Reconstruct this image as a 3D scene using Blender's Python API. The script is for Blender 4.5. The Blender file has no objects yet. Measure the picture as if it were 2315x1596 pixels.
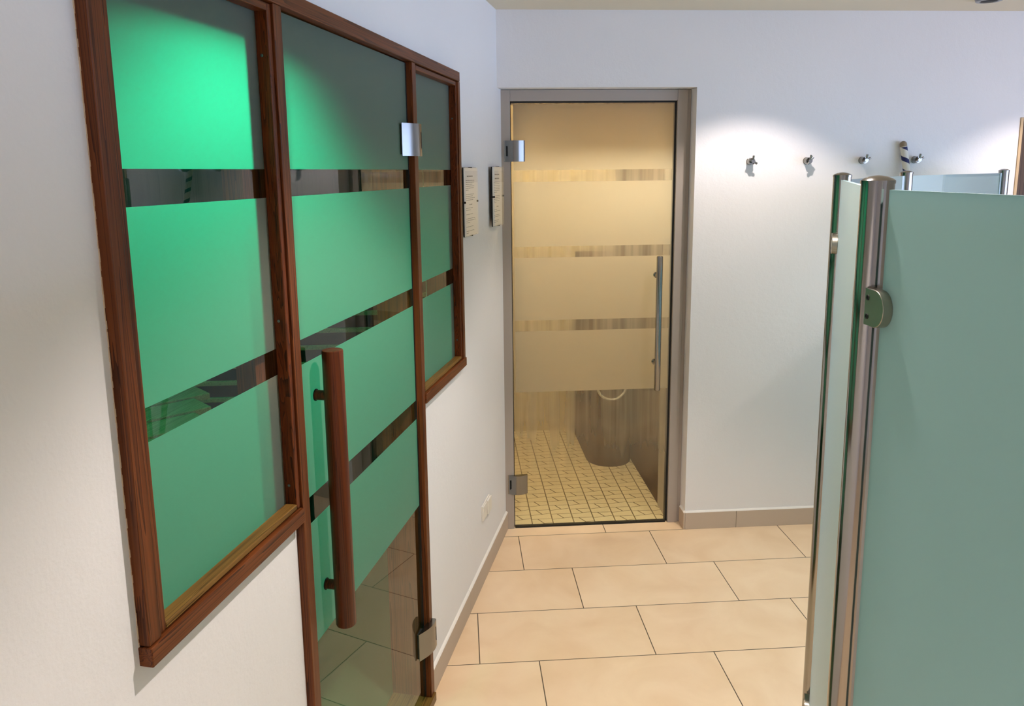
import bpy, bmesh, math, random
from mathutils import Vector, Matrix
random.seed(7)
PI = math.pi
C = bpy.context.scene.collection

# ------------------------------------------------------------------ camera
W, H = 2315.0, 1596.0
FPX, CYPX = 1745.6, 690.0
YAW, PITCH, ROLL = 0.1983, 0.1709, -0.0109
CAM = Vector((0.6905, 0.0, 1.626))
f_ = Vector((-math.sin(YAW)*math.cos(PITCH), math.cos(YAW)*math.cos(PITCH), -math.sin(PITCH)))
r0 = Vector((math.cos(YAW), math.sin(YAW), 0)); u0 = r0.cross(f_)
r_ = math.cos(ROLL)*r0 + math.sin(ROLL)*u0
u_ = -math.sin(ROLL)*r0 + math.cos(ROLL)*u0
cd = bpy.data.cameras.new('camera'); cam = bpy.data.objects.new('camera', cd); C.objects.link(cam)
m3 = Matrix((r_, u_, -f_)).transposed()
cam.matrix_world = Matrix.Translation(CAM) @ m3.to_4x4()
cd.sensor_width = 36.0; cd.lens = FPX/W*36.0
cd.shift_y = -(H/2-CYPX)/W
cd.clip_start = 0.02
bpy.context.scene.camera = cam

# back-wall frame of reference: e runs along the back wall, n into it
A = 1.3046
EV = Vector((math.sin(A), math.cos(A), 0)); NV = Vector((-math.cos(A), math.sin(A), 0))
def P(e, n, z=0.0): return EV*e + NV*n + Vector((0, 0, z))
ZC = 2.272                                                     # ceiling

# ------------------------------------------------------------------ light and exposure
sc = bpy.context.scene
sc.view_settings.view_transform = 'Standard'; sc.view_settings.look = 'None'
sc.view_settings.gamma = 1.0; sc.view_settings.use_curve_mapping = False
sc.view_settings.exposure = 0.47
wd = bpy.data.worlds.new('world'); sc.world = wd; wd.use_nodes = True
bg = wd.node_tree.nodes['Background']; bg.inputs[0].default_value = (0.50, 0.60, 1.0, 1); bg.inputs[1].default_value = 6.2
SPOT_COL = (1.0, 0.89, 0.85)
DOWNLIGHTS = [(P(1.88, 2.58), 37.0), (P(3.22, 2.58), 31.0), (Vector((0.78, 1.42, 0)), 84.0), (Vector((0.85, -0.5, 0)), 92.0)]  # the last one is an unseen fill lamp added behind the camera
GREEN_LAMPS = [(Vector((-0.36, 1.18, 2.10)), 14.0, 118), (Vector((-1.25, 2.0, 2.18)), 14.0, 140)]; GREEN_COL = (0.0, 1.0, 0.48)  # the second lamp is added to spread green over door and right window
STEAM_LAMP = P(1.38, 3.43, 2.10); STEAM_COL = (1.0, 0.83, 0.59); STEAM_W = 31.0

# ------------------------------------------------------------------ materials
def srgb(r, g, b):
    def l(c):
        c /= 255.0
        return c/12.92 if c <= 0.04045 else ((c+0.055)/1.055)**2.4
    return (l(r), l(g), l(b), 1)
def mat(name):
    m = bpy.data.materials.new(name); m.use_nodes = True
    t = m.node_tree; return m, t.nodes, t.links, t.nodes['Principled BSDF']
def nd(N, typ, **kw):
    x = N.new(typ)
    for k, v in kw.items(): setattr(x, k, v)
    return x
def math_(N, L, op, a, b=None, c=None):
    x = nd(N, 'ShaderNodeMath', operation=op)
    for i, v in enumerate((a, b, c)):
        if v is None: continue
        if isinstance(v, (int, float)): x.inputs[i].default_value = v
        else: L.new(v, x.inputs[i])
    return x.outputs[0]
def simple(name, col, rough=0.5, metal=0.0, spec=0.5):
    m, N, L, b = mat(name)
    b.inputs['Base Color'].default_value = col; b.inputs['Roughness'].default_value = rough
    b.inputs['Metallic'].default_value = metal; b.inputs['Specular IOR Level'].default_value = spec
    # a faint surface variation keeps the material procedural
    tn = nd(N, 'ShaderNodeTexNoise'); tn.inputs['Scale'].default_value = 60
    bp = nd(N, 'ShaderNodeBump'); bp.inputs['Strength'].default_value = 0.02; bp.inputs['Distance'].default_value = 0.001
    g = nd(N, 'ShaderNodeNewGeometry'); L.new(g.outputs['Position'], tn.inputs['Vector'])
    L.new(tn.outputs['Fac'], bp.inputs['Height']); L.new(bp.outputs['Normal'], b.inputs['Normal'])
    return m
def plaster(name, col, bump=0.25):
    m, N, L, b = mat(name)
    g = nd(N, 'ShaderNodeNewGeometry')
    n1 = nd(N, 'ShaderNodeTexNoise'); n1.inputs['Scale'].default_value = 160; n1.inputs['Detail'].default_value = 3
    n2 = nd(N, 'ShaderNodeTexNoise'); n2.inputs['Scale'].default_value = 38; n2.inputs['Detail'].default_value = 4
    n3 = nd(N, 'ShaderNodeTexNoise'); n3.inputs['Scale'].default_value = 1.6; n3.inputs['Detail'].default_value = 2
    for x in (n1, n2, n3): L.new(g.outputs['Position'], x.inputs['Vector'])
    h = math_(N, L, 'ADD', math_(N, L, 'MULTIPLY', n1.outputs['Fac'], 0.35), n2.outputs['Fac'])
    bp = nd(N, 'ShaderNodeBump'); bp.inputs['Strength'].default_value = bump; bp.inputs['Distance'].default_value = 0.002
    L.new(h, bp.inputs['Height']); L.new(bp.outputs['Normal'], b.inputs['Normal'])
    cr = nd(N, 'ShaderNodeValToRGB'); cr.color_ramp.elements[0].color = tuple(c*0.97 for c in col[:3])+(1,); cr.color_ramp.elements[1].color = col
    cr.color_ramp.elements[0].position = 0.3; cr.color_ramp.elements[1].position = 0.7
    L.new(n3.outputs['Fac'], cr.inputs[0]); L.new(cr.outputs[0], b.inputs['Base Color'])
    b.inputs['Roughness'].default_value = 0.9; b.inputs['Specular IOR Level'].default_value = 0.15
    return m
def wood(name, axis, dark, light, rough=0.38, figure=0.6):
    m, N, L, b = mat(name)
    g = nd(N, 'ShaderNodeNewGeometry')
    mp = nd(N, 'ShaderNodeMapping'); L.new(g.outputs['Position'], mp.inputs['Vector'])
    s = [44, 44, 44]; s[axis] = 0.9 if figure < 1 else 3.2; mp.inputs['Scale'].default_value = s
    wv = nd(N, 'ShaderNodeTexNoise'); wv.inputs['Scale'].default_value = 1.0; wv.inputs['Detail'].default_value = 2; wv.inputs['Distortion'].default_value = figure
    L.new(mp.outputs[0], wv.inputs['Vector'])
    rings = math_(N, L, 'FRACT', math_(N, L, 'MULTIPLY', wv.outputs['Fac'], 9.0))
    mp2 = nd(N, 'ShaderNodeMapping'); L.new(g.outputs['Position'], mp2.inputs['Vector'])
    s2 = [420, 420, 420]; s2[axis] = 9; mp2.inputs['Scale'].default_value = s2
    fb = nd(N, 'ShaderNodeTexNoise'); fb.inputs['Scale'].default_value = 1.0; fb.inputs['Detail'].default_value = 3
    L.new(mp2.outputs[0], fb.inputs['Vector'])
    fac = math_(N, L, 'ADD', math_(N, L, 'MULTIPLY', rings, 0.75), math_(N, L, 'MULTIPLY', fb.outputs['Fac'], 0.35))
    cr = nd(N, 'ShaderNodeValToRGB'); e = cr.color_ramp.elements
    e[0].position = 0.12; e[0].color = light; e[1].position = 1.0; e[1].color = dark
    x = e.new(0.72); x.color = tuple(0.55*light[i]+0.45*dark[i] for i in range(3))+(1,)
    L.new(fac, cr.inputs[0]); L.new(cr.outputs[0], b.inputs['Base Color'])
    b.inputs['Roughness'].default_value = rough; b.inputs['Specular IOR Level'].default_value = 0.22
    bp = nd(N, 'ShaderNodeBump'); bp.inputs['Strength'].default_value = 0.12; bp.inputs['Distance'].default_value = 0.001
    L.new(fac, bp.inputs['Height']); L.new(bp.outputs['Normal'], b.inputs['Normal'])
    return m
def steel(name, col, rough, brush_axis=2):
    m, N, L, b = mat(name)
    b.inputs['Base Color'].default_value = col; b.inputs['Metallic'].default_value = 1.0; b.inputs['Roughness'].default_value = rough
    g = nd(N, 'ShaderNodeNewGeometry'); mp = nd(N, 'ShaderNodeMapping'); L.new(g.outputs['Position'], mp.inputs['Vector'])
    s = [900, 900, 900]; s[brush_axis] = 6; mp.inputs['Scale'].default_value = s
    tn = nd(N, 'ShaderNodeTexNoise'); tn.inputs['Scale'].default_value = 1; L.new(mp.outputs[0], tn.inputs['Vector'])
    bp = nd(N, 'ShaderNodeBump'); bp.inputs['Strength'].default_value = 0.05; bp.inputs['Distance'].default_value = 0.0005
    L.new(tn.outputs['Fac'], bp.inputs['Height']); L.new(bp.outputs['Normal'], b.inputs['Normal'])
    return m

def clear_shader(N, L, tint, boost=1.0):
    tr = nd(N, 'ShaderNodeBsdfTransparent'); tr.inputs[0].default_value = tint
    gl = nd(N, 'ShaderNodeBsdfGlossy'); gl.inputs['Roughness'].default_value = 0.0; gl.inputs['Color'].default_value = (1, 1, 1, 1)
    fr = nd(N, 'ShaderNodeFresnel'); fr.inputs['IOR'].default_value = 1.5
    gm = nd(N, 'ShaderNodeNewGeometry')                # inside the slab the face is simply see-through
    mx = nd(N, 'ShaderNodeMixShader'); L.new(math_(N, L, 'MULTIPLY', fr.outputs[0], math_(N, L, 'SUBTRACT', 1.0, gm.outputs['Backfacing'])), mx.inputs[0]); L.new(tr.outputs[0], mx.inputs[1]); L.new(gl.outputs[0], mx.inputs[2])
    return mx.outputs[0]
def clear_glass(name, tint):
    m, N, L, b = mat(name); N.remove(b)
    L.new(clear_shader(N, L, tint), N['Material Output'].inputs[0]); return m
def frost_glass(name, bands, tint, tcol, dcol, dmix, low=-1.0, wet_haze=0.0, edge=None, gloss=0.10):
    """etched face: clear where the height lies in one of the bands (or under 'low'), frosted elsewhere"""
    m, N, L, b = mat(name); N.remove(b)
    g = nd(N, 'ShaderNodeNewGeometry'); sep = nd(N, 'ShaderNodeSeparateXYZ'); L.new(g.outputs['Position'], sep.inputs[0])
    z = sep.outputs[2]
    clear = math_(N, L, 'LESS_THAN', z, low)
    for a, c in bands:
        k = math_(N, L, 'MULTIPLY', math_(N, L, 'GREATER_THAN', z, a), math_(N, L, 'LESS_THAN', z, c))
        clear = math_(N, L, 'MAXIMUM', clear, k)
    if edge:                                            # clear margin along the two upright edges
        d = nd(N, 'ShaderNodeVectorMath', operation='DOT_PRODUCT'); L.new(g.outputs['Position'], d.inputs[0]); d.inputs[1].default_value = edge[0]
        clear = math_(N, L, 'MAXIMUM', clear, math_(N, L, 'LESS_THAN', d.outputs['Value'], edge[1]))
        clear = math_(N, L, 'MAXIMUM', clear, math_(N, L, 'GREATER_THAN', d.outputs['Value'], edge[2]))
        clear = math_(N, L, 'MAXIMUM', clear, math_(N, L, 'GREATER_THAN', z, edge[3]))
    cs = clear_shader(N, L, tint)
    tl = nd(N, 'ShaderNodeBsdfTranslucent'); tl.inputs[0].default_value = tcol
    df = nd(N, 'ShaderNodeBsdfDiffuse'); df.inputs[0].default_value = dcol
    m1 = nd(N, 'ShaderNodeMixShader'); m1.inputs[0].default_value = dmix; L.new(tl.outputs[0], m1.inputs[1]); L.new(df.outputs[0], m1.inputs[2])
    gl = nd(N, 'ShaderNodeBsdfGlossy'); gl.inputs['Roughness'].default_value = 0.45
    fr = nd(N, 'ShaderNodeFresnel'); fr.inputs['IOR'].default_value = 1.35
    m2 = nd(N, 'ShaderNodeMixShader'); L.new(math_(N, L, 'MULTIPLY', fr.outputs[0], gloss*6), m2.inputs[0]); L.new(m1.outputs[0], m2.inputs[1]); L.new(gl.outputs[0], m2.inputs[2])
    fac = math_(N, L, 'SUBTRACT', 1.0, clear)
    if wet_haze > 0:                                         # condensation drips and the room's steam haze, both put into the pane as milkiness
        mp = nd(N, 'ShaderNodeMapping'); mp.inputs['Scale'].default_value = (34, 34, 1.0); L.new(g.outputs['Position'], mp.inputs['Vector'])
        tn = nd(N, 'ShaderNodeTexNoise'); tn.inputs['Scale'].default_value = 1; tn.inputs['Detail'].default_value = 3; L.new(mp.outputs[0], tn.inputs['Vector'])
        st = nd(N, 'ShaderNodeMapRange'); st.inputs['From Min'].default_value = 0.33; st.inputs['From Max'].default_value = 0.66
        st.inputs['To Min'].default_value = 0.55*wet_haze; st.inputs['To Max'].default_value = wet_haze; L.new(tn.outputs['Fac'], st.inputs[0])
        n2 = nd(N, 'ShaderNodeTexNoise'); n2.inputs['Scale'].default_value = 5; L.new(g.outputs['Position'], n2.inputs['Vector'])
        up = nd(N, 'ShaderNodeMapRange'); up.inputs['From Min'].default_value = 0.18; up.inputs['From Max'].default_value = 0.50
        up.inputs['To Min'].default_value = 0.05; L.new(math_(N, L, 'ADD', z, math_(N, L, 'MULTIPLY', math_(N, L, 'SUBTRACT', n2.outputs['Fac'], 0.5), 0.2)), up.inputs[0])
        lowz = math_(N, L, 'SUBTRACT', 1.0, math_(N, L, 'MULTIPLY', math_(N, L, 'LESS_THAN', z, low), 0.22))
        fac = math_(N, L, 'MAXIMUM', fac, math_(N, L, 'MULTIPLY', math_(N, L, 'MULTIPLY', st.outputs[0], up.outputs[0]), lowz))
    m3 = nd(N, 'ShaderNodeMixShader'); L.new(fac, m3.inputs[0]); L.new(cs, m3.inputs[1]); L.new(m2.outputs[0], m3.inputs[2])
    L.new(m3.outputs[0], N['Material Output'].inputs[0]); return m

def tile_floor(name):
    m, N, L, b = mat(name)
    g = nd(N, 'ShaderNodeNewGeometry')
    def dot(v):
        d = nd(N, 'ShaderNodeVectorMath', operation='DOT_PRODUCT'); L.new(g.outputs['Position'], d.inputs[0]); d.inputs[1].default_value = v; return d.outputs['Value']
    u = dot(EV); v = dot(NV)
    vv = math_(N, L, 'DIVIDE', math_(N, L, 'SUBTRACT', v, 3.077), 0.3023)
    k = math_(N, L, 'FLOOR', vv); fv = math_(N, L, 'FRACT', vv)
    off = math_(N, L, 'SUBTRACT', 0.105, math_(N, L, 'MULTIPLY', k, 0.2))
    uu = math_(N, L, 'DIVIDE', math_(N, L, 'SUBTRACT', u, off), 0.6006)
    ku = math_(N, L, 'FLOOR', uu); fu = math_(N, L, 'SUBTRACT', uu, ku)
    du = math_(N, L, 'MULTIPLY', math_(N, L, 'MINIMUM', fu, math_(N, L, 'SUBTRACT', 1.0, fu)), 0.6)
    fv2 = math_(N, L, 'SUBTRACT', vv, k)
    dv = math_(N, L, 'MULTIPLY', math_(N, L, 'MINIMUM', fv2, math_(N, L, 'SUBTRACT', 1.0, fv2)), 0.3023)
    d = math_(N, L, 'MINIMUM', du, dv)
    gr = nd(N, 'ShaderNodeMapRange'); gr.inputs['From Min'].default_value = 0.0011; gr.inputs['From Max'].default_value = 0.0021; L.new(d, gr.inputs[0])
    cx = nd(N, 'ShaderNodeCombineXYZ'); L.new(ku, cx.inputs[0]); L.new(k, cx.inputs[1])
    wn = nd(N, 'ShaderNodeTexWhiteNoise', noise_dimensions='3D'); L.new(cx.outputs[0], wn.inputs['Vector'])
    ad = nd(N, 'ShaderNodeVectorMath', operation='MULTIPLY_ADD'); L.new(wn.outputs['Color'], ad.inputs[0]); ad.inputs[1].default_value = (9, 9, 9); L.new(g.outputs['Position'], ad.inputs[2])
    n1 = nd(N, 'ShaderNodeTexNoise'); n1.inputs['Scale'].default_value = 5; n1.inputs['Detail'].default_value = 6; n1.inputs['Distortion'].default_value = 0.6; L.new(ad.outputs[0], n1.inputs['Vector'])
    cr = nd(N, 'ShaderNodeValToRGB'); e = cr.color_ramp.elements
    e[0].position = 0.3; e[0].color = srgb(231, 201, 162); e[1].position = 0.72; e[1].color = srgb(243, 217, 181)
    L.new(math_(N, L, 'ADD', n1.outputs['Fac'], math_(N, L, 'MULTIPLY', math_(N, L, 'SUBTRACT', wn.outputs['Value'], 0.5), 0.12)), cr.inputs[0])
    mx = nd(N, 'ShaderNodeMix', data_type='RGBA'); L.new(gr.outputs[0], mx.inputs[0]); mx.inputs[6].default_value = srgb(74, 60, 44); L.new(cr.outputs[0], mx.inputs[7])
    L.new(mx.outputs[2], b.inputs['Base Color'])
    b.inputs['Roughness'].default_value = 0.42; b.inputs['Specular IOR Level'].default_value = 0.35
    n2 = nd(N, 'ShaderNodeTexNoise'); n2.inputs['Scale'].default_value = 30; n2.inputs['Detail'].default_value = 5; L.new(ad.outputs[0], n2.inputs['Vector'])
    hh = math_(N, L, 'ADD', math_(N, L, 'MULTIPLY', n2.outputs['Fac'], 0.15), gr.outputs[0])
    bp = nd(N, 'ShaderNodeBump'); bp.inputs['Strength'].default_value = 0.3; bp.inputs['Distance'].default_value = 0.002; L.new(hh, bp.inputs['Height']); L.new(bp.outputs['Normal'], b.inputs['Normal'])
    return m
def mosaic(name):
    m, N, L, b = mat(name)
    g = nd(N, 'ShaderNodeNewGeometry')
    def dot(v):
        d = nd(N, 'ShaderNodeVectorMath', operation='DOT_PRODUCT'); L.new(g.outputs['Position'], d.inputs[0]); d.inputs[1].default_value = v; return d.outputs['Value']
    u = math_(N, L, 'DIVIDE', dot(EV), 0.098); v = math_(N, L, 'DIVIDE', dot(NV), 0.098)
    ku = math_(N, L, 'FLOOR', u); fu = math_(N, L, 'SUBTRACT', u, ku)
    v2 = math_(N, L, 'ADD', v, math_(N, L, 'MULTIPLY', math_(N, L, 'MODULO', math_(N, L, 'ADD', ku, 100), 2.0), 0.5))
    kv = math_(N, L, 'FLOOR', v2); fv = math_(N, L, 'SUBTRACT', v2, kv)
    def near(x, c, w): return math_(N, L, 'LESS_THAN', math_(N, L, 'ABSOLUTE', math_(N, L, 'SUBTRACT', x, c)), w)
    lu = math_(N, L, 'MAXIMUM', math_(N, L, 'LESS_THAN', fu, 0.026), math_(N, L, 'GREATER_THAN', fu, 0.974))
    lv = math_(N, L, 'MAXIMUM', math_(N, L, 'LESS_THAN', fv, 0.018), math_(N, L, 'GREATER_THAN', fv, 0.982))
    sl = near(math_(N, L, 'ADD', fv, math_(N, L, 'MULTIPLY', fu, -0.18)), 0.42, 0.018)       # slanted split of each cell
    dg = math_(N, L, 'MULTIPLY', near(math_(N, L, 'ADD', fu, math_(N, L, 'MULTIPLY', fv, 0.55)), 0.86, 0.03), math_(N, L, 'GREATER_THAN', fv, 0.5))
    ln = math_(N, L, 'MAXIMUM', math_(N, L, 'MAXIMUM', lu, lv), math_(N, L, 'MAXIMUM', sl, dg))
    mx = nd(N, 'ShaderNodeMix', data_type='RGBA'); L.new(ln, mx.inputs[0]); mx.inputs[6].default_value = srgb(226, 208, 168); mx.inputs[7].default_value = srgb(120, 100, 70)
    L.new(mx.outputs[2], b.inputs['Base Color']); b.inputs['Roughness'].default_value = 0.4
    return m
def twist_paint(name, c0, d, zt):
    """navy tape wound around a pale pole"""
    m, N, L, b = mat(name)
    tc = nd(N, 'ShaderNodeTexCoord'); sep = nd(N, 'ShaderNodeSeparateXYZ'); L.new(tc.outputs['Object'], sep.inputs[0])
    an = math_(N, L, 'DIVIDE', math_(N, L, 'ARCTAN2', sep.outputs[1], sep.outputs[0]), 2*PI)
    ph = math_(N, L, 'FRACT', math_(N, L, 'ADD', math_(N, L, 'DIVIDE', sep.outputs[2], 0.056), math_(N, L, 'ADD', an, 10.05)))
    st = math_(N, L, 'MULTIPLY', math_(N, L, 'LESS_THAN', ph, 0.36), math_(N, L, 'LESS_THAN', sep.outputs[2], zt))
    mx = nd(N, 'ShaderNodeMix', data_type='RGBA'); L.new(st, mx.inputs[0]); mx.inputs[7].default_value = srgb(8, 20, 78)
    tip = nd(N, 'ShaderNodeMix', data_type='RGBA'); L.new(math_(N, L, 'GREATER_THAN', sep.outputs[2], zt+0.002), tip.inputs[0]); tip.inputs[6].default_value = srgb(214, 210, 196); tip.inputs[7].default_value = srgb(140, 122, 98); L.new(tip.outputs[2], mx.inputs[6])
    L.new(mx.outputs[2], b.inputs['Base Color']); b.inputs['Roughness'].default_value = 0.5
    return m

M = {}
M['wall'] = plaster('white_plaster', srgb(234, 231, 229), 0.5)
M['ceil'] = plaster('ceiling_paint', srgb(228, 218, 196), 0.1)
WD, WL = srgb(38, 15, 5), srgb(118, 64, 30)
M['wz'] = wood('cedar_upright', 2, WD, WL); M['wy'] = wood('cedar_rail', 1, WD, WL)
M['wfig'] = wood('cedar_figured', 2, srgb(24, 7, 3), srgb(112, 54, 20), figure=1.6)
M['wsill'] = wood('cedar_sill', 1, srgb(58, 36, 14), srgb(134, 98, 46))
M['whandle'] = wood('handle_beech', 2, srgb(44, 17, 7), srgb(98, 48, 22), rough=0.34)
M['wsauna'] = wood('sauna_pine', 1, srgb(136, 108, 78), srgb(202, 172, 132), rough=0.55)
M['wdark'] = wood('stained_panel', 2, srgb(34, 30, 28), srgb(60, 53, 48), rough=0.5)
M['groove'] = simple('shadow_gap', srgb(24, 10, 6), 0.8)
M['floor'] = tile_floor('sand_floor_tile'); M['mosaic'] = mosaic('steam_room_mosaic')
M['base'] = plaster('skirting_tile', srgb(196, 178, 158), 0.05); M['caulk'] = simple('white_caulk', srgb(236, 230, 220), 0.6)
M['steel'] = steel('brushed_steel', srgb(142, 141, 138), 0.22); M['polish'] = steel('polished_steel', srgb(152, 149, 144), 0.13)
M['clampm'] = steel('satin_steel', srgb(168, 162, 148), 0.3); M['frame'] = simple('grey_door_frame', srgb(172, 161, 150), 0.45)
M['rubber'] = simple('black_rubber', srgb(16, 15, 12), 0.6)
BAND = [(1.585, 1.6355), (1.2575, 1.307), (0.9255, 0.981)]
TCOL, DCOL = (0.86, 0.95, 0.88, 1), (0.44, 0.60, 0.51, 1)
M['clear'] = clear_glass('clear_glass', (0.93, 0.97, 0.94, 1))
M['frost'] = frost_glass('banded_frost', BAND, (0.93, 0.97, 0.94, 1), TCOL, DCOL, 0.17, low=0.661)
M['frost_steam'] = frost_glass('banded_frost_wet_haze', [(1.583, 1.632), (1.2555, 1.304), (0.928, 0.977)], (0.95, 0.95, 0.90, 1), (0.78, 0.74, 0.62, 1), (0.5, 0.48, 0.42, 1), 0.20, low=0.649, wet_haze=0.70, edge=(EV, 0.9065, 1.5965, 1.9065))
M['frost_screen'] = frost_glass('sea_green_frost', [], (0.8, 0.95, 0.9, 1), (0.43, 0.68, 0.66, 1), (0.24, 0.385, 0.385, 1), 0.5)
M['acrylic'] = clear_glass('clear_acrylic', (0.985, 0.985, 0.98, 1))
M['edge'] = simple('green_glass_edge', srgb(150, 180, 182), 0.2)
M['paper'] = simple('printed_paper', srgb(236, 230, 222), 0.7); M['ink'] = simple('grey_print', srgb(104, 98, 92), 0.8)
M['white'] = simple('white_plastic', srgb(232, 226, 214), 0.4)
M['brownwall'] = plaster('brown_steam_wall', srgb(96, 74, 52), 0.1); M['beige'] = plaster('beige_steam_wall', srgb(208, 186, 140), 0.1)
M['hose'] = simple('pale_hose', srgb(226, 218, 200), 0.35)
M['tan'] = simple('tan_jamb', srgb(196, 164, 118), 0.5)
M['tanwood'] = wood('dark_door_wood', 2, srgb(40, 28, 20), srgb(86, 66, 48), rough=0.5)

# ------------------------------------------------------------------ mesh building
class MB:
    def __init__(s): s.bm = bmesh.new(); s.mi = 0
    def poly(s, vs, faces):
        v = [s.bm.verts.new(p) for p in vs]
        out = []
        for f in faces:
            try:
                F = s.bm.faces.new([v[i] for i in f]); F.material_index = s.mi; out.append(F)
            except ValueError: pass
        return out
    def box(s, a, b, T=None, bevel=0.0):
        """axis box a..b; T maps the local (p,q,z) triple to the world"""
        T = T or (lambda x, y, z: Vector((x, y, z)))
        b2 = bmesh.new()
        vs = [b2.verts.new((x, y, z)) for x in (a[0], b[0]) for y in (a[1], b[1]) for z in (a[2], b[2])]
        for f in ((0, 1, 3, 2), (4, 6, 7, 5), (0, 4, 5, 1), (2, 3, 7, 6), (0, 2, 6, 4), (1, 5, 7, 3)): b2.faces.new([vs[i] for i in f])
        if bevel: bmesh.ops.bevel(b2, geom=b2.edges[:], offset=bevel, segments=2, affect='EDGES', profile=0.6)
        b2.verts.index_update()
        s.poly([T(*v.co) for v in b2.verts], [[v.index for v in f.verts] for f in b2.faces]); b2.free(); return s
    def ebox(s, a, b, bevel=0.0): return s.box(a, b, P, bevel)
    def lathe(s, prof, c, ax=Vector((0, 0, 1)), seg=32):
        ax = ax.normalized(); x = ax.orthogonal().normalized(); y = ax.cross(x)
        vs, fs = [], []
        for (rad, h) in prof:
            for i in range(seg):
                t = 2*PI*i/seg; vs.append(Vector(c)+ax*h+(x*math.cos(t)+y*math.sin(t))*rad)
        n = len(prof)
        for j in range(n-1):
            for i in range(seg): fs.append((j*seg+i, j*seg+(i+1) % seg, (j+1)*seg+(i+1) % seg, (j+1)*seg+i))
        fs.append(tuple(range(seg))[::-1]); fs.append(tuple((n-1)*seg+i for i in range(seg)))
        s.poly(vs, fs); return s
    def tube(s, pts, rad, seg=14, closed=False):
        pts = [Vector(p) for p in pts]; vs, fs = [], []; n = len(pts); up = None
        for i, p in enumerate(pts):
            d = (pts[(i+1) % n]-pts[i-1]) if closed else (pts[min(i+1, n-1)]-pts[max(i-1, 0)])
            d.normalize()
            if up is None: up = d.orthogonal().normalized()
            up = (up-d*up.dot(d)).normalized(); w = d.cross(up)
            for k in range(seg):
                t = 2*PI*k/seg; vs.append(p+(up*math.cos(t)+w*math.sin(t))*rad)
        for i in range(n if closed else n-1):
            for k in range(seg):
                j = (i+1) % n; fs.append((i*seg+k, i*seg+(k+1) % seg, j*seg+(k+1) % seg, j*seg+k))
        if not closed: fs.append(tuple(range(seg))[::-1]); fs.append(tuple((n-1)*seg+k for k in range(seg)))
        s.poly(vs, fs); return s
    def prism(s, prof, a, b, T):
        """profile of (p,q) pairs, extruded from a to b; T(p,q,h) -> world"""
        n = len(prof); vs = [T(p, q, a) for p, q in prof]+[T(p, q, b) for p, q in prof]
        fs = [tuple(range(n))[::-1], tuple(range(n, 2*n))]+[(i, (i+1) % n, n+(i+1) % n, n+i) for i in range(n)]
        s.poly(vs, fs); return s
    def build(s, name, mats, parent=None, smooth=False, bevel=0.0):
        o0 = origin(parent) if parent else Vector((0, 0, 0))
        if parent is None:
            xs = [v.co.copy() for v in s.bm.verts]
            mn = Vector([min(v[i] for v in xs) for i in range(3)]); mxx = Vector([max(v[i] for v in xs) for i in range(3)])
            o0 = Vector(((mn.x+mxx.x)/2, (mn.y+mxx.y)/2, mn.z))
        for v in s.bm.verts: v.co -= o0
        bmesh.ops.recalc_face_normals(s.bm, faces=s.bm.faces[:])
        me = bpy.data.meshes.new(name); s.bm.to_mesh(me); s.bm.free()
        for m in (mats if isinstance(mats, (list, tuple)) else [mats]): me.materials.append(m)
        o = bpy.data.objects.new(name, me); C.objects.link(o)
        if parent: o.parent = parent; ORG[o.name] = o0
        else: o.location = o0; ORG[o.name] = o0
        if bevel:
            bv = o.modifiers.new('bevel', 'BEVEL'); bv.width = bevel; bv.segments = 2; bv.limit_method = 'ANGLE'
        if smooth:
            for p in me.polygons: p.use_smooth = True
            me.set_sharp_from_angle(angle=math.radians(40))
        return o
ORG = {}
def origin(o): return ORG[o.name]
def empty(name, loc):
    o = bpy.data.objects.new(name, None); C.objects.link(o); o.location = loc; o.empty_display_size = 0.05; ORG[o.name] = Vector(loc); return o
def tag(o, label, cat=None, group=None, kind=None):
    o['label'] = label
    if cat: o['category'] = cat
    if group: o['group'] = group
    if kind: o['kind'] = kind
    return o
def struct(o, label, cat): return tag(o, label, cat, kind='structure')

# ------------------------------------------------------------------ the setting
XW = -0.005                                                    # face of the left wall
WB = -0.125                                                    # its inner face
E_END, N_BACK = 4.9, -2.6
b = MB(); b.box((-3.2, -3.2, -0.1), (6.4, 7.0, 0.0)); struct(b.build('floor', M['floor']), 'sand coloured stone tile floor laid in staggered rows', 'floor')
b = MB(); b.box((-3.2, -3.2, ZC), (6.4, 7.0, ZC+0.1)); struct(b.build('ceiling', M['ceil']), 'cream painted flat ceiling above the tiled passage', 'ceiling')
b = MB()
for y0, y1, z0, z1 in ((-2.9, 0.845, 0, ZC), (0.845, 1.30, 0, 0.966), (0.845, 2.543, 1.946, ZC), (2.082, 2.543, 0, 0.966), (2.543, 3.46, 0, ZC)):
    b.box((WB, y0, z0), (XW, y1, z1))
struct(b.build('wall_left', M['wall']), 'white plastered wall holding the timber framed green glazing', 'wall')
NB, NT = 3.083, 3.36                                           # back wall, front and rear face
EL, ER, ZD = 0.79, 1.672, 1.967                                # door opening
b = MB()
b.ebox((ER, NB, 0), (3.10, NT, ZC)); b.ebox((EL-0.2, NB, ZD), (ER, NT, ZC)); b.ebox((3.10, NB, 1.835), (E_END+0.1, NT, ZC)); b.ebox((4.0, NB, 0), (E_END+0.1, NT, 1.835))
struct(b.build('wall_back', M['wall']), 'white plastered back wall with four coat hooks', 'wall')
b = MB(); b.ebox((1.95, -0.45, 0), (2.07, 1.25, 1.66)); struct(b.build('wall_daylight_blocker', M['wall']), 'unseen half height white wall added to keep daylight off the large pane', 'wall')  # unseen blocker, added to shade the large pane from the window
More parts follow.
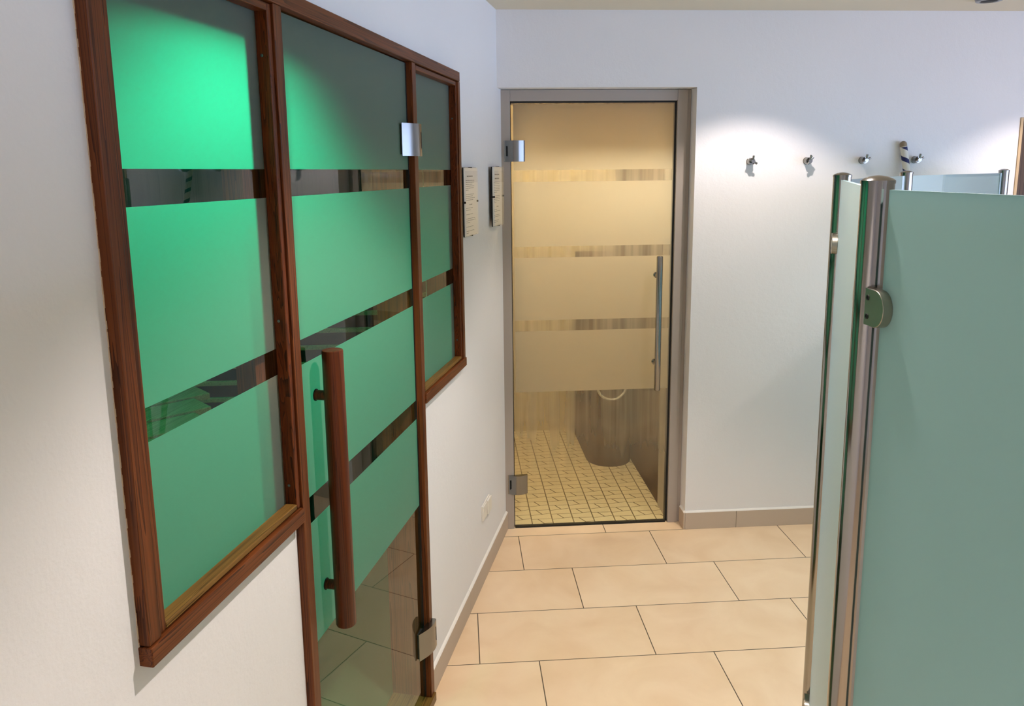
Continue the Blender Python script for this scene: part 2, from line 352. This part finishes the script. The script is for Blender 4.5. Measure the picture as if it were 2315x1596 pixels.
# right wall with a daylight window, and the wall behind the photographer
b = MB()
for n0, n1, z0, z1 in ((N_BACK, -2.3, 0, ZC), (2.3, NT, 0, ZC), (-2.3, 2.3, 0, 0.45), (-2.3, 2.3, 2.12, ZC)):
    b.ebox((E_END, n0, z0), (E_END+0.12, n1, z1))
struct(b.build('wall_right', M['wall']), 'white wall with the wide daylight window', 'wall')
b = MB(); b.ebox((-0.8, N_BACK-0.12, 0), (E_END+0.12, N_BACK, ZC)); struct(b.build('wall_front', M['wall']), 'white wall behind the camera position', 'wall')
w3 = empty('window_3', P(E_END+0.06, 0.0, 0.45))
b = MB()
for n0, n1, z0, z1 in ((-2.3, 2.3, 0.45, 0.50), (-2.3, 2.3, 2.07, 2.12), (-2.3, -2.25, 0.5, 2.07), (2.25, 2.3, 0.5, 2.07), (-0.80, -0.75, 0.5, 2.07), (0.75, 0.80, 0.5, 2.07)):
    b.ebox((E_END+0.02, n0, z0), (E_END+0.08, n1, z1))
b.build('frame', M['white'], w3); b = MB(); b.ebox((E_END+0.045, -2.25, 0.5), (E_END+0.055, 2.25, 2.07)); b.build('glass_pane', M['clear'], w3)
struct(w3, 'wide daylight window in the right wall', 'window')
pl = bpy.data.lights.new('daylight_portal', 'AREA'); pl.shape = 'RECTANGLE'; pl.size = 4.6; pl.size_y = 1.67; pl.cycles.is_portal = True
po = bpy.data.objects.new('daylight_portal', pl); C.objects.link(po)
zz = EV; po.matrix_world = Matrix.Translation(P(E_END+0.10, 0.0, 1.285)) @ Matrix((NV, Vector((0, 0, 1)), EV)).transposed().to_4x4()

# skirting tiles with a pale line of caulk along the top
def skirt(name, x, label):
    b = MB()
    for seg in x['segs']: b.box(*seg, T=x['T'])
    o = b.build(name, M['base']); struct(o, label, 'skirting')
    c = MB()
    for a_, b_ in x['segs']: c.prism(x['ridge'], a_[x['ax']], b_[x['ax']], x['RT'])
    c.build('caulk_line', M['caulk'], o)
lsegs = [((XW, 2.086, 0), (0.004, 2.572, 0.082)), ((XW, 2.5735, 0), (0.004, 3.176, 0.082)), ((XW, 3.1775, 0), (0.004, 3.268, 0.082)), ((XW, 0.70, 0), (0.004, 1.296, 0.082)), ((XW, -0.5, 0), (0.004, 0.6985, 0.082))]
b = MB()
for s_ in lsegs: b.box(*s_, bevel=0.001)
bl = b.build('baseboard_left', M['base']); struct(bl, 'beige tile skirting along the left wall', 'skirting')
b = MB()
for s_ in lsegs:
    b.prism([(XW, 0.082), (0.0035, 0.082), (0.001, 0.086), (XW, 0.0895)], s_[0][1], s_[1][1], lambda p, q, h: Vector((p, h, q)))
b.build('caulk_line', M['caulk'], bl)
b = MB()
b.ebox((ER+0.0005, NB-0.008, 0), (1.9105, NB, 0.080), 0.001); b.ebox((1.912, NB-0.008, 0), (2.51, NB, 0.080), 0.001); b.ebox((2.5115, NB-0.008, 0), (3.09, NB, 0.080), 0.001)
b.ebox((ER-0.008, NB-0.008, 0), (ER-0.0005, 3.150, 0.080), 0.001)
bb = b.build('baseboard_back', M['base']); struct(bb, 'beige tile skirting along the back wall', 'skirting')
b = MB(); b.prism([(NB-0.0075, 0.080), (NB, 0.080), (NB, 0.0875), (NB-0.004, 0.085)], ER-0.008, 3.09, lambda p, q, h: P(h, p, q))
b.prism([(ER-0.0075, 0.080), (ER, 0.080), (ER, 0.0875), (ER-0.004, 0.085)], NB-0.008, 3.150, lambda p, q, h: P(p, h, q))
b.build('caulk_line', M['caulk'], bb)

# ------------------------------------------------------------------ timber framed glazing of the left wall
XF = 0.012                                                     # front of the timber
t1 = empty('trim_1', (0, 1.69, 0))
def part(bm, name, m, par, bevel=0.0015, smooth=False): return bm.build(name, m, par, smooth, bevel)
part(MB().box((-0.07, 1.3005, 0), (XF, 1.3295, 1.9195)), 'post', M['wz'], t1)
part(MB().box((-0.115, 2.0523, 0.028), (XF, 2.0804, 1.9195)), 'post', M['wz'], t1)
part(MB().box((-0.07, 0.843, 1.9195), (XF+0.002, 2.538, 1.9495)), 'head_rail', M['wy'], t1)
part(MB().box((-0.115, 1.3295, 0), (XF+0.006, 2.0804, 0.028)), 'threshold', M['wsill'], t1)
part(MB().box((-0.115, 2.0804, 0.0), (XF-0.001, 2.0858, 0.105)), 'post_foot', M['wz'], t1)
struct(t1, 'reddish cedar door frame posts and head rail of the sauna front', 'frame')

def window(name, y0, y1, post_y, side, label):
    """y0..y1: clear opening between the posts; the outer post of the window is its own part"""
    w = empty(name, (0, (y0+y1)/2, 0.962))
    if side < 0: part(MB().box((-0.115, post_y[0], 0.992), (XF, post_y[1], 1.9195)), 'outer_post', M['wz'], w)
    else: part(MB().box((-0.115, post_y[0], 0.988), (XF, post_y[1], 1.9195)), 'outer_post', M['wz'], w)
    zt, zb = 1.9195, 0.9905
    rail = (0.841, 1.2985) if side < 0 else (2.0806, 2.5455)
    part(MB().box((-0.115, rail[0], 0.962), (XF+0.004, rail[1], zb)), 'bottom_rail', M['wy'], w)
    g = 0.0022; bw = 0.0135; xb = 0.008
    # the dark gap between timber and glazing bead
    b = MB()
    b.box((-0.012, y0, zb), (0.001, y0+g, zt)); b.box((-0.012, y1-g, zb), (0.001, y1, zt)); b.box((-0.012, y0, zt-g), (0.001, y1, zt)); b.box((-0.012, y0, zb), (0.001, y1, zb+g))
    b.build('shadow_gap', M['groove'], w)
    def bead(y, s, m):                                      # upright bead, s points into the opening
        a_, c_ = sorted((y, y+s*bw)); return part(MB().box((-0.016, a_, zb+g), (xb, c_, zt-g)), 'glazing_bead', m, w, 0.0018)
    bead(y0+g, 1, M['wz']); bead(y1-g, -1, M['wfig'])
    part(MB().box((-0.016, y0+g+bw, zt-g-bw), (xb, y1-g-bw, zt-g)), 'glazing_bead', M['wy'], w, 0.0018)
    part(MB().box((-0.016, y0+g+bw, zb+g), (xb, y1-g-bw, zb+g+bw*0.75)), 'sill_bead', M['wsill'], w, 0.0018)
    # inner beads behind the pane
    b = MB()
    b.box((-0.06, y0, zb), (-0.03, y0+0.02, zt)); b.box((-0.075, y1-0.056, zb), (-0.036, y1, zt)); b.box((-0.06, y0+0.02, zt-0.03), (-0.03, y1-0.056, zt)); b.box((-0.115, y0+0.02, zb), (-0.03, y1-0.056, zb+0.02))
    b.build('inner_bead', M['wz'], w)
    pane(w, 'glass_pane', -0.024, -0.0162, y0+0.003, y1-0.003, zb+0.003, zt-0.003)
    struct(w, label, 'window'); return w
def pane(par, name, x0, x1, y0, y1, z0, z1):
    b = MB(); b.box((x0, y0, z0), (x1, y1, z1))
    for f in b.bm.faces:
        f.material_index = 0 if all(abs(v.co.x-x1) < 1e-6 for v in f.verts) else 1
    return b.build(name, [M['frost'], M['clear']], par)
w1 = window('window_1', 0.869, 1.3005, (0.843, 0.869), -1, 'left fixed window of banded frosted glass glowing bright green')
w2 = window('window_2', 2.0804, 2.520, (2.520, 2.5455), 1, 'narrow right fixed window of banded frosted glass, dull green')
# screws in the figured beads
b = MB()
for z in (1.83, 1.36, 1.04): b.lathe([(0.0001, 0.0012), (0.0028, 0.0008), (0.003, 0)], (-0.006, 1.3005-0.0022-0.0135, z), Vector((0, -1, 0)), 12)
b.build('screw', M['steel'], w1)
b = MB()
for z in (1.80, 1.06): b.lathe([(0.0001, 0.0012), (0.0028, 0.0008), (0.003, 0)], (-0.006, 2.520-0.0022-0.0135, z), Vector((0, -1, 0)), 12)
b.build('screw', M['steel'], w2)
# ragged plaster edge beside the outer post
b = MB(); zs = [0.975+i*0.009+random.random()*0.006 for i in range(110)]
for z0, z1 in zip(zs[:-1], zs[1:]):
    y = 0.8424-random.random()*0.0009
    b.box((XW-0.002, y, z0), (XW+0.0003+random.random()*0.0012, 0.8432, z1))
pe = b.build('trim_2', simple('chipped_plaster', srgb(214, 192, 164), 0.9)); struct(pe, 'ragged strip of chipped plaster beside the leftmost cedar post', 'plaster edge')

# door leaf
d1 = empty('door_1', (0, 1.69, 0.03))
pane(d1, 'glass_leaf', -0.014, -0.006, 1.3335, 2.0455, 0.034, 1.9165)
HY, HX = 1.417, 0.0355
hb = MB(); hr = 0.0215; hz0, hz1 = 0.674, 1.2775
hb.lathe([(hr-0.003, hz0), (hr-0.001, hz0+0.0008), (hr, hz0+0.003), (hr, hz1-0.003), (hr-0.001, hz1-0.0008), (hr-0.003, hz1)], (HX, HY, 0), seg=40)
hnd = hb.build('pull_handle', M['whandle'], d1, smooth=True)
for z in (1.181, 0.763):
    MB().lathe([(0.0105, 0), (0.0105, 0.030)], (-0.006, HY, z), Vector((1, 0, 0)), 24).build('standoff', M['whandle'], hnd, smooth=True)
    MB().lathe([(0.0125, 0), (0.0125, 0.0015)], (-0.006, HY, z), Vector((1, 0, 0)), 24).build('rubber_washer', M['rubber'], hnd, smooth=True)
def hinge(par, T, z0, z1, slot_s, name='hinge'):
    """T(s, t, z): s along the wall from the glass (0) over the frame (1 = 90 mm), t away from the wall"""
    n = 14; prof = [(0.0, 0.004)]
    for i in range(n+1):
        q = i/n; s = 0.090*q
        prof.append((s, 0.006+0.022*math.sin(q*PI*0.5)+0.004*math.sin(q*PI)))
    prof += [(0.0925, 0.024), (0.0925, 0.012), (0.086, 0.010)]
    o = MB().prism(prof, z0, z1, lambda p, q, h: T(p, q, h)).build(name, M['steel'], par, smooth=True)
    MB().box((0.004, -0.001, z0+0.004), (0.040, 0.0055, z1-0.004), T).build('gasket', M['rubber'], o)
    zm = (z0+z1)/2
    MB().box((0.0805, 0.024, zm-0.022), (0.0835, 0.0297, zm+0.022), T, 0.0008).build('slot', M['rubber'], o)
    return o
TL = lambda s, t, z: Vector((-0.006+t*1.15, 1.985+s*1.0, z))
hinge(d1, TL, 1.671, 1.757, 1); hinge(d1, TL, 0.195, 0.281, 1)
b = MB(); b.box((-0.012, 2.0460, 0.034), (-0.005, 2.0522, 1.9165)); b.build('gasket', M['rubber'], d1)
struct(d1, 'green frosted glass sauna door with clear bands and round wooden pull', 'door')

# ------------------------------------------------------------------ steam room door in the back wall
NG = 3.163
d2 = empty('door_2', P(1.27, NG, 0))
fr = M['frame']
part(MB().ebox((1.6115, NG-0.010, 0), (1.656, NT-0.02, ZD-0.002)), 'jamb', fr, d2)
part(MB().ebox((1.656, NG-0.004, 0), (1.6715, NT-0.02, ZD-0.002)), 'jamb_stop', fr, d2)
part(MB().ebox((0.80, NG-0.010, 0), (0.8935, NT-0.02, ZD-0.002)), 'jamb', fr, d2)
part(MB().ebox((0.8935, NG-0.010, 1.919), (1.6115, NT-0.02, ZD-0.002)), 'head', fr, d2)
b = MB(); b.ebox((1.602, NG+0.004, 0.004), (1.6114, NG+0.03, 1.919)); b.ebox((0.8936, NG+0.004, 0.004), (0.8975, NG+0.03, 1.919)); b.ebox((0.8936, NG+0.004, 1.9125), (1.6114, NG+0.03, 1.9189)); b.build('door_seal', M['rubber'], d2)
b = MB(); b.ebox((0.8985, NG, 0.006), (1.6015, NG+0.008, 1.9115))
for f in b.bm.faces: f.material_index = 0 if all(abs(v.co.dot(NV)-NG) < 1e-4 for v in f.verts) else 1
b.build('glass_leaf', [M['frost_steam'], M['clear']], d2)
b = MB(); b.ebox((0.8985, NG-0.004, 0), (1.6015, NG+0.02, 0.0055)); b.build('floor_seal', M['rubber'], d2)
TS = lambda s, t, z: P(0.9555-s, NG-t, z)
def hinge2(z0, z1):
    n = 16; prof = [(0.0, 0.002)]
    for i in range(n+1):
        q = i/n; prof.append((0.088*q, 0.010+0.018*math.sin(min(1, q*1.05)*PI)**0.8))
    prof += [(0.090, 0.0105)]
    o = MB().prism(prof, z0, z1, TS).build('hinge', M['steel'], d2, smooth=True)
    zm = (z0+z1)/2
    MB().box((0.0785, 0.010, zm-0.021), (0.0815, 0.0205, zm+0.021), TS, 0.0006).build('slot', M['rubber'], o)
hinge2(1.669, 1.757); hinge2(0.172, 0.262)
he, hn = 1.535, NG-0.060
ph = MB().lathe([(0.011, 0.657), (0.0135, 0.660), (0.0135, 1.256), (0.011, 1.259)], P(he, hn), seg=28).build('pull_handle', M['polish'], d2, smooth=True)
for z in (1.17, 0.775): MB().lathe([(0.009, 0), (0.009, 0.052), (0.013, 0.054), (0.013, 0.060)], P(he, hn, z), NV, 20).build('standoff', M['polish'], ph, smooth=True)
struct(d2, 'steamed up frosted glass door in a grey metal frame', 'door')
# grey reveal lining of the opening

# ------------------------------------------------------------------ steam room behind it
b = MB(); b.ebox((0.2, NG+0.012, 0), (1.615, 4.6, 0.004)); struct(b.build('floor_steam_room', M['mosaic']), 'cream mosaic floor seen through the steam room door', 'floor')
b = MB(); b.ebox((0.2, 4.5, 0), (1.9, 4.6, ZC)); b.ebox((0.1, NT, 0), (0.2, 4.6, ZC))
struct(b.build('wall_steam_room', M['beige']), 'beige rear wall of the steam room', 'wall')
b = MB(); b.ebox((1.618, NT, 0), (1.72, 4.6, ZC)); struct(b.build('wall_steam_room_side', M['brownwall']), 'brown side wall inside the steam room', 'wall')
# curved brown pillar with a hose loop
b = MB(); prof = []
for i in range(17):
    t = PI*i/16; prof.append((1.49+0.125*math.cos(t), 3.98-0.13*math.sin(t)))
prof += [(1.365, 4.42), (1.615, 4.42)]
b.prism(prof, 0, 1.15, lambda p, q, h: P(p, q, h))
pi_ = b.build('pillar', M['brownwall'], None, smooth=True); tag(pi_, 'brown rounded pillar in the corner of the steam room', 'pillar')
b = MB(); cz = 0.477
b.tube([P(1.480+0.080*math.cos(t), 3.836+0.0*math.sin(t), cz+0.082*math.sin(t)) for t in [2*PI*i/40 for i in range(40)]], 0.0075, 12, True)
ho = b.build('hose_loop', M['hose'], None, smooth=True); tag(ho, 'pale hose loop hanging on the steam room pillar', 'hose')
MB().ebox((1.468, 3.826, 0.548), (1.492, 3.850, 0.575), 0.003).build('hose_hook', M['steel'], ho)
MB().ebox((1.440, 3.822, 0.300), (1.520, 3.8495, 0.392), 0.006).build('hose_valve', M['brownwall'], ho)
ld = bpy.data.lights.new('steam_bulb', 'POINT'); ld.energy = STEAM_W; ld.color = STEAM_COL; ld.shadow_soft_size = 0.06
lo = bpy.data.objects.new('steam_bulb', ld); C.objects.link(lo); lo.location = STEAM_LAMP

# ------------------------------------------------------------------ sauna interior behind the green glass
b = MB()
b.box((-2.1, 0.15, 0), (-2.0, 2.75, ZC)); b.box((-2.0, 0.15, 0), (WB, 0.25, ZC))
struct(b.build('wall_sauna', M['wdark']), 'dark panelled walls inside the sauna', 'wall')
b = MB(); e0, e1 = -2.35, 0.60; b.ebox((-1.5, 3.0, 0), (0.66, 3.06, ZC))
struct(b.build('wall_sauna_end', M['wdark']), 'dark panelled end wall inside the sauna', 'wall')
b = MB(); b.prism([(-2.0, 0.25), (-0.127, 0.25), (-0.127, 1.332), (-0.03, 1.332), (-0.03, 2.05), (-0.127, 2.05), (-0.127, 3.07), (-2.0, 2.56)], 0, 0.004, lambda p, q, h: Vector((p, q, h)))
struct(b.build('floor_sauna', simple('sauna_floor_green_lit', srgb(88, 112, 80), 0.45)), 'plain dull floor inside the sauna with green lamp light in its colour', 'floor')  # the green of the lamp light is put into the base colour
# slatted rack on the end wall
rk = empty('slatted_wall_rack', P(-0.45, 2.98, 0.60))
for k in range(10): MB().ebox((-1.0, 2.955, 0.565+0.07*k), (0.58, 2.975, 0.583+0.07*k), 0.003).build('slat', M['wsauna'], rk)
for e in (-0.85, -0.2, 0.45): MB().ebox((e, 2.975, 0.54), (e+0.03, 2.9995, 1.24)).build('batten', M['wsauna'], rk)
tag(rk, 'slatted timber rack on the far end wall inside the sauna', 'rack')
bn = empty('slatted_bench', (-1.15, 2.1, 0))
d = Vector((0.57, 0.822, 0)); q = Vector((0.822, -0.57, 0)); c0 = Vector((-0.94, 2.37, 0))
TB = lambda s, t, z: c0+d*s+q*t+Vector((0, 0, z))
for t in (-0.344, -0.166, 0.012, 0.190): MB().box((-0.389*t-0.85, t, 0.775), (-0.389*t, t+0.154, 0.80), TB, 0.004).build('plank', M['wsauna'], bn)
for s in (-0.80, -0.12): MB().box((s, -0.33, 0.735), (s+0.05, 0.33, 0.775), TB).build('bearer', M['wsauna'], bn)
for s in (-0.80, -0.12):
    for t in (-0.32, 0.27): MB().box((s, t, 0), (s+0.05, t+0.05, 0.735), TB).build('leg', M['wsauna'], bn)
tag(bn, 'slatted wooden bench seen through the clear bands of the sauna glass', 'bench')
for p, wv, ang in GREEN_LAMPS:
    gl = bpy.data.lights.new('green_sauna_lamp', 'SPOT'); gl.energy = wv; gl.color = GREEN_COL; gl.spot_size = math.radians(ang); gl.spot_blend = 0.4; gl.shadow_soft_size = 0.09
    go = bpy.data.objects.new('green_sauna_lamp', gl); C.objects.link(go); go.location = p

# ------------------------------------------------------------------ ceiling downlights
def emit(name, col, k):
    m, N, L, b = mat(name); b.inputs['Emission Color'].default_value = col; b.inputs['Emission Strength'].default_value = k; b.inputs['Base Color'].default_value = (0.9, 0.9, 0.9, 1)
    return m
M['lamp'] = emit('lamp_glow', (1.0, 0.85, 0.65, 1), 14.0)
labels = ['round steel downlight in the ceiling near the steam room door', 'round steel downlight in the ceiling in front of the dark timber door', 'round steel downlight in the ceiling in front of the sauna door', 'unseen fill downlight added in the ceiling behind the camera']
for (p, wv), lb in zip(DOWNLIGHTS, labels):
    d = empty('ceiling_downlight', (p.x, p.y, ZC))
    MB().lathe([(0.030, -0.003), (0.034, -0.009), (0.044, -0.008), (0.048, 0.0)], (p.x, p.y, ZC-0.0005), seg=36).build('trim_ring', M['steel'], d, smooth=True)
    MB().lathe([(0.0005, -0.0101), (0.022, -0.0105), (0.029, -0.0095)], (p.x, p.y, ZC), seg=28).build('lens', M['lamp'], d, smooth=True)
    tag(d, lb, 'ceiling light', 'downlights in the ceiling')
    l = bpy.data.lights.new('downlight_beam', 'SPOT'); l.energy = wv; l.color = SPOT_COL; l.spot_size = math.radians(106); l.spot_blend = 0.38; l.shadow_soft_size = 0.022
    o = bpy.data.objects.new('downlight_beam', l); C.objects.link(o); o.location = (p.x, p.y, ZC-0.016)

d = empty('ceiling_downlight', P(2.745, 2.842, ZC))
MB().lathe([(0.028, -0.004), (0.034, -0.012), (0.046, -0.011), (0.050, 0.0)], P(2.745, 2.842, ZC-0.0005), seg=36).build('trim_ring', M['steel'], d, smooth=True)
MB().lathe([(0.0005, -0.0131), (0.020, -0.0135), (0.029, -0.0115)], P(2.745, 2.842, ZC), seg=28).build('lens', M['rubber'], d, smooth=True)
tag(d, 'small ceiling spotlight just entering the frame at the top right', 'ceiling light', 'downlights in the ceiling')

# ------------------------------------------------------------------ curved glass screen of the shower
PR = 0.0200
posts = [(1.159, -0.155), (1.1975, 0.774), (1.565, 1.592), (2.162, 2.335), (2.962, 2.965)]
ZP, ZG, ZG0 = 1.6065, 1.5995, 0.05
lab = ['', 'polished steel post nearest the camera at the end of the screen', 'second polished steel post behind the nearest one', 'third polished steel post below the striped pole', 'farthest polished steel post close to the back wall']
scr = empty('shower_screen', P(1.9, 1.6, 0))
for i, (e, n) in enumerate(posts):
    if i == 0: continue
    o = MB().lathe([(0.045, 0), (0.045, 0.006), (PR, 0.0065), (PR, ZP)], P(e, n), seg=48).build('post', M['polish'], scr, smooth=True); o['label'] = lab[i]
    MB().lathe([(PR+0.0008, ZP), (PR+0.0008, ZP+0.004), (PR*0.92, ZP+0.0060), (PR*0.6, ZP+0.0088), (PR*0.25, ZP+0.0102), (0.0004, ZP+0.0106)], P(e, n), seg=48).build('domed_cap', M['polish'], o, smooth=True)
plab = ['large sea green frosted pane right of the nearest steel post', 'narrow looking frosted pane between the two nearest steel posts', 'frosted pane between the second and third steel posts', 'frosted pane between the third and farthest steel posts']
for i in range(4):
    a, c = Vector(posts[i]), Vector(posts[i+1]); d = (c-a).normalized(); nn = Vector((-d.y, d.x))      # nn: outer (left) side
    g = 0.018; p0 = a+d*(PR+g); p1 = c-d*(PR+g)
    T = lambda s, t, z, p0=p0, d=d, nn=nn: P(p0.x+d.x*s+nn.x*t, p0.y+d.y*s+nn.y*t, z)
    Lg = (p1-p0).length
    b = MB()
    vs = [(s, t, z) for s in (0, Lg) for t in (-0.004, 0.004) for z in (ZG0, ZG)]
    fs = [(0, 1, 3, 2), (4, 6, 7, 5), (0, 4, 5, 1), (2, 3, 7, 6), (0, 2, 6, 4), (1, 5, 7, 3)]
    b.poly([T(*v) for v in vs], fs)
    b.bm.faces.ensure_lookup_table()
    for k, f in enumerate(b.bm.faces): f.material_index = {3: 0, 2: 1}.get(k, 2)
    o = b.build('frosted_pane', [M['frost_screen'], M['clear'], M['edge']], scr); o['label'] = plab[i]
    # D shaped clamps: two plates gripping the pane, at both ends, upper and lower
    for end in (0, 1):
        for z in (1.453, 0.25):
            c0_ = 0.0 if end == 0 else Lg; sg = 1 if end == 0 else -1
            if i == 0 and end == 0: continue
            def TC(s, t, zz, c0_=c0_, sg=sg, T=T): return T(c0_+sg*s, t, zz)
            hw = 0.0235; base = -0.0185
            prof = [(base, -hw), (base+0.024, -hw)]+[(base+0.024+hw*math.sin(t), -hw*math.cos(t)) for t in [PI*k/14 for k in range(1, 14)]]+[(base+0.024, hw), (base, hw)]
            bm = MB()
            for t0, t1 in ((0.0042, 0.0165), (-0.0165, -0.0042)):
                bm.prism(prof, t0, t1, lambda p, q, h, TC=TC, z=z: TC(p, h, z+q))
            bm.box((base, -0.0043, z-hw), (base+0.016, 0.0043, z+hw), TC)
            k = bm.build('glass_clamp', M['clampm'], scr, smooth=True, bevel=0.0006)
            for dz in (-0.012, 0.012):
                ax = P(nn.x, nn.y)
                MB().lathe([(0.0036, 0), (0.0036, 0.0011), (0.0022, 0.0011), (0.0022, 0.0005)], TC(base+0.008, 0.0162, z+dz), ax, 16).build('screw', M['rubber'], k, smooth=True)
tag(scr, 'curved shower screen of sea green frosted panes on polished steel posts', 'glass screen')

# ------------------------------------------------------------------ things on the walls
# framed notices
def notice(yc, zc, w, h, x0, x1, label, lines):
    s = empty('framed_notice', (x0, yc, zc-h/2))
    MB().box((x0, yc-w/2, zc-h/2), (x0+0.004, yc+w/2, zc+h/2)).build('backing_board', M['rubber'], s)
    MB().box((x0+0.0042, yc-w/2+0.001, zc-h/2+0.001), (x0+0.005, yc+w/2-0.001, zc+h/2-0.001)).build('printed_sheet', M['paper'], s)
    MB().box((x0+0.0052, yc-w/2, zc-h/2), (x1, yc+w/2, zc+h/2)).build('glass_cover', M['acrylic'], s)
    for (dy, dz, a, c) in ((0, h/2, 0.0035, 0.0014), (0, -h/2, 0.0035, 0.0014), (-w/2, 0, 0.0014, 0.0035), (w/2, 0, 0.0014, 0.0035)):
        MB().box((x0-0.001, yc+dy-a, zc+dz-c), (x1+0.001, yc+dy+a, zc+dz+c), None, 0.0004).build('clip', M['rubber'], s)
    b = MB(); z = zc+h/2-0.028; rnd = random.Random(int(yc*100))
    def line(z, f0, f1, t):
        y = yc-w/2+w*f0; end = yc-w/2+w*f1
        while y < end-0.006:
            k = min(end-y, 0.008+rnd.random()*0.016); b.box((x0+0.00505, y, z-t), (x0+0.0051, y+k, z)); y += k+0.0035
    for kind in lines:
        if kind == 'T': line(z, 0.24, 0.74, 0.0045); z -= 0.016
        elif kind == 't': line(z, 0.40, 0.66, 0.0038); z -= 0.013
        elif kind == '-': z -= 0.0085
        else: line(z, 0.14, 0.14+float(kind), 0.0019); z -= 0.0066
    b.build('print', M['ink'], s)
    tag(s, label, 'notice', 'framed notices on the left wall')
L1 = ['T', '0.68', '0.66', '0.52', '0.68', '0.66', '0.24', '-', '0.66', '0.54', '0.70', '0.60', '-', 't', '0.52', '0.34', '-', '0.56', '-', '0.70', '0.72', '0.28', '-', '0.54', '-', '0.64', '0.18']
L2 = ['T', 'T', '0.62', '0.60', '0.66', '0.62', '0.64', '0.60', '0.30', '-', '0.64', '0.62', '0.66', '0.60', '0.24', '-', 't', '0.30', '0.66', '-', '0.58', '0.64', '-', '0.5', '0.44']
notice(2.682, 1.5235, 0.178, 0.239, XW+0.006, 0.011, 'framed text notice next to the right sauna window', L1)
notice(3.100, 1.529, 0.175, 0.236, XW+0.012, 0.020, 'framed text notice next to the steam room door', L2)
# surface socket
s = empty('wall_socket', (XW, 2.857, 0.255))
MB().box((XW, 2.796, 0.257), (0.001, 2.922, 0.320), None, 0.002).build('cover_plate', M['white'], s)
MB().box((0.001, 2.860, 0.2585), (0.010, 2.920, 0.3185), None, 0.003).build('hinged_lid', M['white'], s)
MB().box((0.001, 2.798, 0.2590), (0.005, 2.857, 0.3180), None, 0.002).build('hinged_lid', M['white'], s)
tag(s, 'white double socket low on the left wall', 'socket')
# coat hooks
def hook(e, z, rot, label):
    h = empty('coat_hook', P(e, NB, z))
    MB().lathe([(0.0155, 0), (0.0155, 0.003), (0.0145, 0.0035), (0.0145, 0.027), (0.0135, 0.029)], P(e, NB, z), -NV, 28).build('body', M['polish'], h, smooth=True)
    ax = EV*math.cos(rot)+Vector((0, 0, 1))*math.sin(rot)
    c = P(e, NB-0.034, z)
    MB().lathe([(0.008, -0.009), (0.008, 0.007)], c, NV, 18).build('neck', M['polish'], h, smooth=True)
    b = MB(); up = Vector((0, 0, 1))
    b.tube([c-NV*0.004-ax*0.020, c-NV*0.004+ax*0.020], 0.0048, 14)
    b.tube([c-NV*0.004, c-NV*0.006+up*0.012, c-NV*0.010+up*0.024], 0.0045, 14)
    b.build('peg', M['polish'], h, smooth=True)
    tag(h, label, 'coat hook', 'coat hooks on the back wall')
for e, rot, lb in ((1.909, -0.5, 'leftmost steel coat hook on the back wall, nearest the steam door'), (2.157, 0.9, 'second steel coat hook from the steam door'), (2.402, 0.5, 'steel coat hook left of the striped pole'), (2.637, 0.5, 'steel coat hook right of the striped pole')): hook(e, 1.659, rot, lb)
# striped pole leaning on the wall
top = P(2.570, NB-0.0165, 1.738); bot = P(2.825, NB-0.20, 0.0)
ax = (top-bot); Lp = ax.length; ax.normalize()
M['stripe'] = twist_paint('navy_tape', None, None, Lp-0.026)
bm = MB(); prof = [(0.012, 0), (0.0145, 0.003), (0.0145, Lp-0.014)]+[(0.0145*math.cos(t), Lp-0.014+0.0145*math.sin(t)) for t in [PI/2*k/6 for k in range(1, 6)]]+[(0.0006, Lp+0.0005)]
bm.lathe(prof, (0, 0, 0), seg=32)
me = bpy.data.meshes.new('striped_pole'); bmesh.ops.recalc_face_normals(bm.bm, faces=bm.bm.faces[:]); bm.bm.to_mesh(me); me.materials.append(M['stripe'])
for p in me.polygons: p.use_smooth = True
pole = bpy.data.objects.new('striped_pole', me); C.objects.link(pole)
pole.rotation_euler = ax.to_track_quat('Z', 'Y').to_euler(); pole.location = bot
tag(pole, 'white pole with a navy spiral stripe leaning against the back wall', 'pole')
# dark door at the right end of the back wall
d3 = empty('door_3', P(3.4, NB, 0))
MB().ebox((3.1005, NB-0.004, 0), (3.113, NB+0.10, 1.834), 0.001).build('jamb', M['tan'], d3)
MB().ebox((3.1135, NB+0.01, 0), (3.99, NB+0.06, 1.834)).build('door_leaf', M['tanwood'], d3)
struct(d3, 'dark timber door with a tan jamb at the right end of the back wall', 'door')
